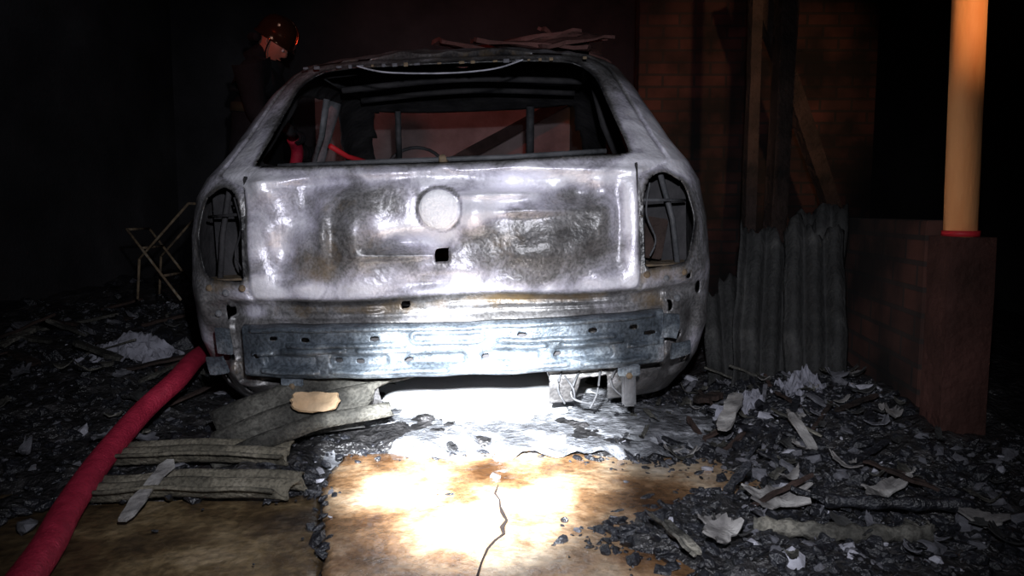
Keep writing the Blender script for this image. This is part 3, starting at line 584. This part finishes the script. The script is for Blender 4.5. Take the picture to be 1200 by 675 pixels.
# ---------------------------------------------------------- structure
def wall(name,L_,H_,T,loc,rz,m): 
    return box(name,(L_,T,H_),(loc[0],loc[1],loc[2]+H_/2),m,None,(0,0,rz),bevel=.003)
wall('wall_back',7.2,3.2,.15,(-.6,6.6,-.03),0,M_plast)
box('wall_patch',(2.2,.03,1.3),(-.6,6.51,1.3),M_pink,None,bevel=.01)
wall('wall_left',9,3.2,.15,(-3.0,3.0,-.03),math.pi/2,M_plast)
wall('wall_brick',1.5,2.6,.15,(1.55,4.85,-.03),0,M_brick)
wall('wall_right',1.5,.70,.12,(1.36,2.85,-.02),D(81),M_brick2)
wall('wall_far_right',7,3.2,.15,(2.9,4.0,-.03),math.pi/2,M_plast)
box('timber_post',(.05,.05,2.6),(1.10,3.45,1.3),M_wood,None,(0,0,.1),rough=.006,sub=5)
box('timber_post',(.09,.07,2.7),(1.33,3.72,1.3),M_wood,None,(0,D(1),.2),rough=.01,sub=5)
box('fallen_beam',(.08,.07,1.4),(1.50,3.95,1.25),M_wood,None,(D(4),D(-24),.1),rough=.012,sub=5)
box('fallen_beam',(.09,.05,2.0),(-.35,6.25,1.2),M_fibred,None,(0,D(62),0),rough=.01,sub=5)
pc=empty('painted_post',(1.168,1.95,0))
box('brick_base',(.120,.10,.66),(.018,0,.31),M_col,pc,rough=.004,sub=8)
tube('post_pipe',[(0.012,0,.60),(0.0,0,1.2),(-0.02,0,2.4)],.040,M_orange,pc,seg=28)
lathe('post_collar',[(.040,0),(.045,.0),(.045,.015),(.040,.015)],M_red,pc,(.012,0,.64))
bd=empty('fallen_roof_boards',(0,0,0))
for k,(X,Y,Z,w,l,rx,ry,rz) in enumerate([(.05,3.05,1.37,.45,.16,.2,.05,.1),(.12,3.15,1.39,.35,.14,-.3,-.08,-.35),(-.10,3.2,1.38,.50,.12,.1,.06,.45),(.22,3.05,1.39,.30,.15,.3,-.14,.2),(.02,3.35,1.41,.6,.14,.1,.10,-.2),(.15,3.4,1.45,.5,.15,.2,-.18,.3),(-.15,3.3,1.42,.5,.10,.1,-.2,.1),(.25,3.3,1.43,.3,.2,.5,.2,.6)]):
    box(f'board_{k}',(w,l,.014),(X+.02,Y,Z),M_woodred,bd,(rx,ry,rz),rough=.02,sub=7)

# ================================================================= FIREFIGHTER
ff_=empty('firefighter',(-1.46,4.28,.09))
def skin(name,verts,edges,rad,m,parent,sub=2,root=0):
    me=bpy.data.meshes.new(name); me.from_pydata(verts,edges,[]); me.materials.append(m)
    o=bpy.data.objects.new(name,me); link(o,parent)
    mo=o.modifiers.new('skin','SKIN'); mo.use_smooth_shade=True
    for i,r in enumerate(rad):
        sv=me.skin_vertices[0].data[i]; sv.radius=(r,r) if not isinstance(r,tuple) else r; sv.use_root=(i==root)
    sb=o.modifiers.new('sub','SUBSURF'); sb.levels=sub; sb.render_levels=sub
    return o
vs=[(0,0,.92),(.01,0,1.08),(.03,0,1.26),(.05,0,1.38),(.07,0,1.45),
 (.04,.10,1.37),(.05,.20,1.34),(.10,.25,1.10),(.22,.13,1.00),
 (.04,-.10,1.37),(.05,-.20,1.34),(.10,-.26,1.12),(.22,-.20,1.06),
 (0,.10,.86),(.03,.13,.48),(-.02,.14,.10),(0,-.10,.86),(-.02,-.13,.48),(-.08,-.14,.10)]
es=[(0,1),(1,2),(2,3),(3,4),(3,5),(5,6),(6,7),(7,8),(3,9),(9,10),(10,11),(11,12),(0,13),(13,14),(14,15),(0,16),(16,17),(17,18)]
rd=[.15,.15,.165,.12,.065,.10,.080,.062,.045,.10,.080,.062,.045,.11,.085,.065,.11,.085,.065]
skin('turnout_suit',vs,es,rd,M_coat,ff_)
for s_,q in ((1,(-.02,.14,.05)),(-1,(-.08,-.14,.05))):
    skin(f'boot_{s_}',[(q[0],q[1],.16),(q[0],q[1],.05),(q[0]+.10,q[1],.035),(q[0]+.19,q[1],.03)],[(0,1),(1,2),(2,3)],[.062,.055,.045,.035],M_char,ff_,root=0)
lathe('collar',[(.085,0),(.095,.05),(.085,.07)],M_coat,ff_,(.07,0,1.40),(0,D(12),0),20)
lathe('chest_reflective_strip',[(.158,0),(.160,.0),(.160,.05),(.158,.05)],M_strip,ff_,(.025,0,1.16),(0,D(8),0),28)
bm=bmesh.new(); bmesh.ops.create_uvsphere(bm,u_segments=40,v_segments=30,radius=1)
for v in bm.verts:
    X,Y,Z=v.co
    x_=X*.095; y_=Y*.075; z_=Z*.115
    if Z<0: k=1+Z*.22; y_*=k; x_*=(1+Z*.10)
    def g(cx,cy,cz,sx,a):
        return a*math.exp(-((y_-cy)**2+(z_-cz)**2)/(sx*sx)) if X>0 else 0
    x_+=g(0,0,-.018,.013,.026)+g(0,0,.002,.010,.014)+g(0,.0,-.085,.02,.012)-g(0,.03,.008,.014,.012)-g(0,-.03,.008,.014,.012)+g(0,0,.03,.035,.006)+g(0,0,-.052,.012,.008)-g(0,0,-.058,.004,.005)
    v.co=(x_,y_,z_)
me=bpy.data.meshes.new('head'); bm.to_mesh(me); bm.free(); me.materials.append(M_skin)
for p in me.polygons: p.use_smooth=True
hd=bpy.data.objects.new('head',me); link(hd,ff_); hd.location=(.12,0,1.56); hd.rotation_euler=(0,D(42),D(-4)); hd.scale=(.87,.87,.87)
for s_ in (1,-1):
    lathe(f'eye_{s_}',[(0,.011),(.006,.009),(.010,.004),(.011,0)],M_eye,hd,(.083,s_*.030,.008),(0,math.pi/2,0),14)
    lathe(f'pupil_{s_}',[(0,.002),(.004,.0015),(.005,0)],M_hair,hd,(.094,s_*.030,.008),(0,math.pi/2,0),12)
    tube(f'ear_{s_}',[(0.0,s_*.074,.02),(-.014,s_*.084,.022),(-.018,s_*.085,.0),(-.006,s_*.080,-.022),(.004,s_*.073,-.02)],.007,M_skin,hd,spline=True)
    tube(f'brow_{s_}',[(.088,s_*.014,.028),(.088,s_*.030,.032),(.078,s_*.045,.026)],.004,M_hair,hd,spline=True,seg=6)
tube('lips',[(.086,-.020,-.056),(.097,0,-.054),(.086,.020,-.056)],.005,M_skin,hd,spline=True,seg=8)
tube('neck',[(-.06,0,-.19),(-.035,0,-.11),(-.01,0,-.05)],.055,M_coat,hd,seg=20)
hv=[(.0,.150),(.03,.149),(.07,.138),(.10,.112),(.118,.075),(.125,.035),(.127,.0),(.137,-.012),(.140,-.02),(.134,-.022),(.122,-.01),(.118,.03),(.10,.09),(.05,.13),(0,.14)]
hl=lathe('helmet',hv,M_helm,hd,(-.012,0,.03),(0,D(-10),0),40); hl.scale=(1.05,.90,1)
tube('helmet_comb',[(-.125,0,.07),(-.10,0,.135),(-.04,0,.172),(.03,0,.175),(.09,0,.145),(.118,0,.09)],.009,M_helm,hd,spline=True,seg=8)
tube('neck_guard',[(-.07,.09,-.03),(-.12,.04,-.06),(-.125,0,-.065),(-.12,-.04,-.06),(-.07,-.09,-.03)],.028,M_coat,hd,spline=True,seg=10)
tube('chin_strap',[(.0,.088,.03),(.02,.078,-.06),(.05,.03,-.118),(.05,-.03,-.118),(.02,-.078,-.06),(0,-.088,.03)],.005,M_coat,hd,spline=True,seg=6)
def hand(nm,w,s_):
    h=empty(nm,w); h.parent=ff_
    skin(nm+'_palm',[(0,0,0),(.035,0,0),(.075,0,.0)],[(0,1),(1,2)],[(.028,.022),(.036,.016),(.034,.014)],M_coat,h,root=0)
    for k,(yy,l) in enumerate([(-.030,.9),(-.010,1.0),(.010,.95),(.030,.78)]):
        skin(f'finger_{k}',[(.06,yy,0),(.095,yy,.004),(.095+.030*l,yy,-.016),(.095+.030*l,yy,-.045*l),(.085+.01*l,yy,-.065*l)],[(0,1),(1,2),(2,3),(3,4)],[.010,.0095,.009,.0085,.007],M_coat,h,root=0)
    skin('thumb',[(.02,-s_*.02,0),(.045,-s_*.045,-.015),(.07,-s_*.050,-.038),(.088,-s_*.045,-.055)],[(0,1),(1,2),(2,3)],[.013,.011,.010,.008],M_coat,h,root=0)
    h.rotation_euler=(0,D(10),D(-50) if s_>0 else D(-10)); return h
hand('hand_left',(.215,.13,1.00),1); hand('hand_right',(.215,-.20,1.06),-1)
tube('hose_nozzle',[(.27,-.20,1.03),(.27,-.30,1.06),(.26,-.40,1.09)],lambda t:.034-.012*t,M_darkmetal,ff_,seg=16)

# ================================================================= CAMERA & LIGHT
cd=bpy.data.cameras.new('camera'); cam=bpy.data.objects.new('camera',cd); link(cam); cd.lens=26.0; cd.sensor_width=36
cam.location=(0,0,.70); cam.rotation_euler=(D(90-5.76),0,0); scene.camera=cam; cd.clip_start=.02
def spot(name,loc,target,W,col,cone,blend,rad=.03):
    l=bpy.data.lights.new(name,'SPOT'); l.energy=W; l.color=col; l.spot_size=D(cone); l.spot_blend=blend; l.shadow_soft_size=rad
    o=bpy.data.objects.new(name,l); link(o); o.location=loc
    o.rotation_euler=(Vector(target)-Vector(loc)).to_track_quat('-Z','Y').to_euler(); return o
spot('phone_flash',(.05,.10,.95),(-.04,2.1,.30),160,(.90,.92,1.0),84,1.0,.02)
spot('torch_light',(-.08,.25,.80),(-.10,2.08,.05),3400,(.92,.96,1.0),28,1.0,.03)
spot('beacon_light_red',(-2.2,-.5,2.4),(-.5,4.2,2.0),150,(1,.14,.07),38,1.0,.15)
spot('post_spot_orange',(.9,-.6,1.5),(1.165,1.95,1.46),260,(1,.56,.28),21,.7,.05)  # added warm spot for the post alone, no street lamp here
spot('back_wall_fill',(-1.2,5.2,2.6),(-.5,6.5,1.2),6,(1,.76,.78),100,1.0,.2)  # added fill to lift the pink wall patch, not a beacon
spot('haze_fill_left',(-1.0,2.6,3.2),(-2.9,4.6,1.8),22,(.85,.88,1.0),70,1.0,.3)  # added weak fill on the left wall, in place of lit haze
w=bpy.data.worlds.new('world'); scene.world=w; w.use_nodes=True
w.node_tree.nodes['Background'].inputs[0].default_value=(.05,.02,.025,1); w.node_tree.nodes['Background'].inputs[1].default_value=.03
scene.view_settings.view_transform='Standard'
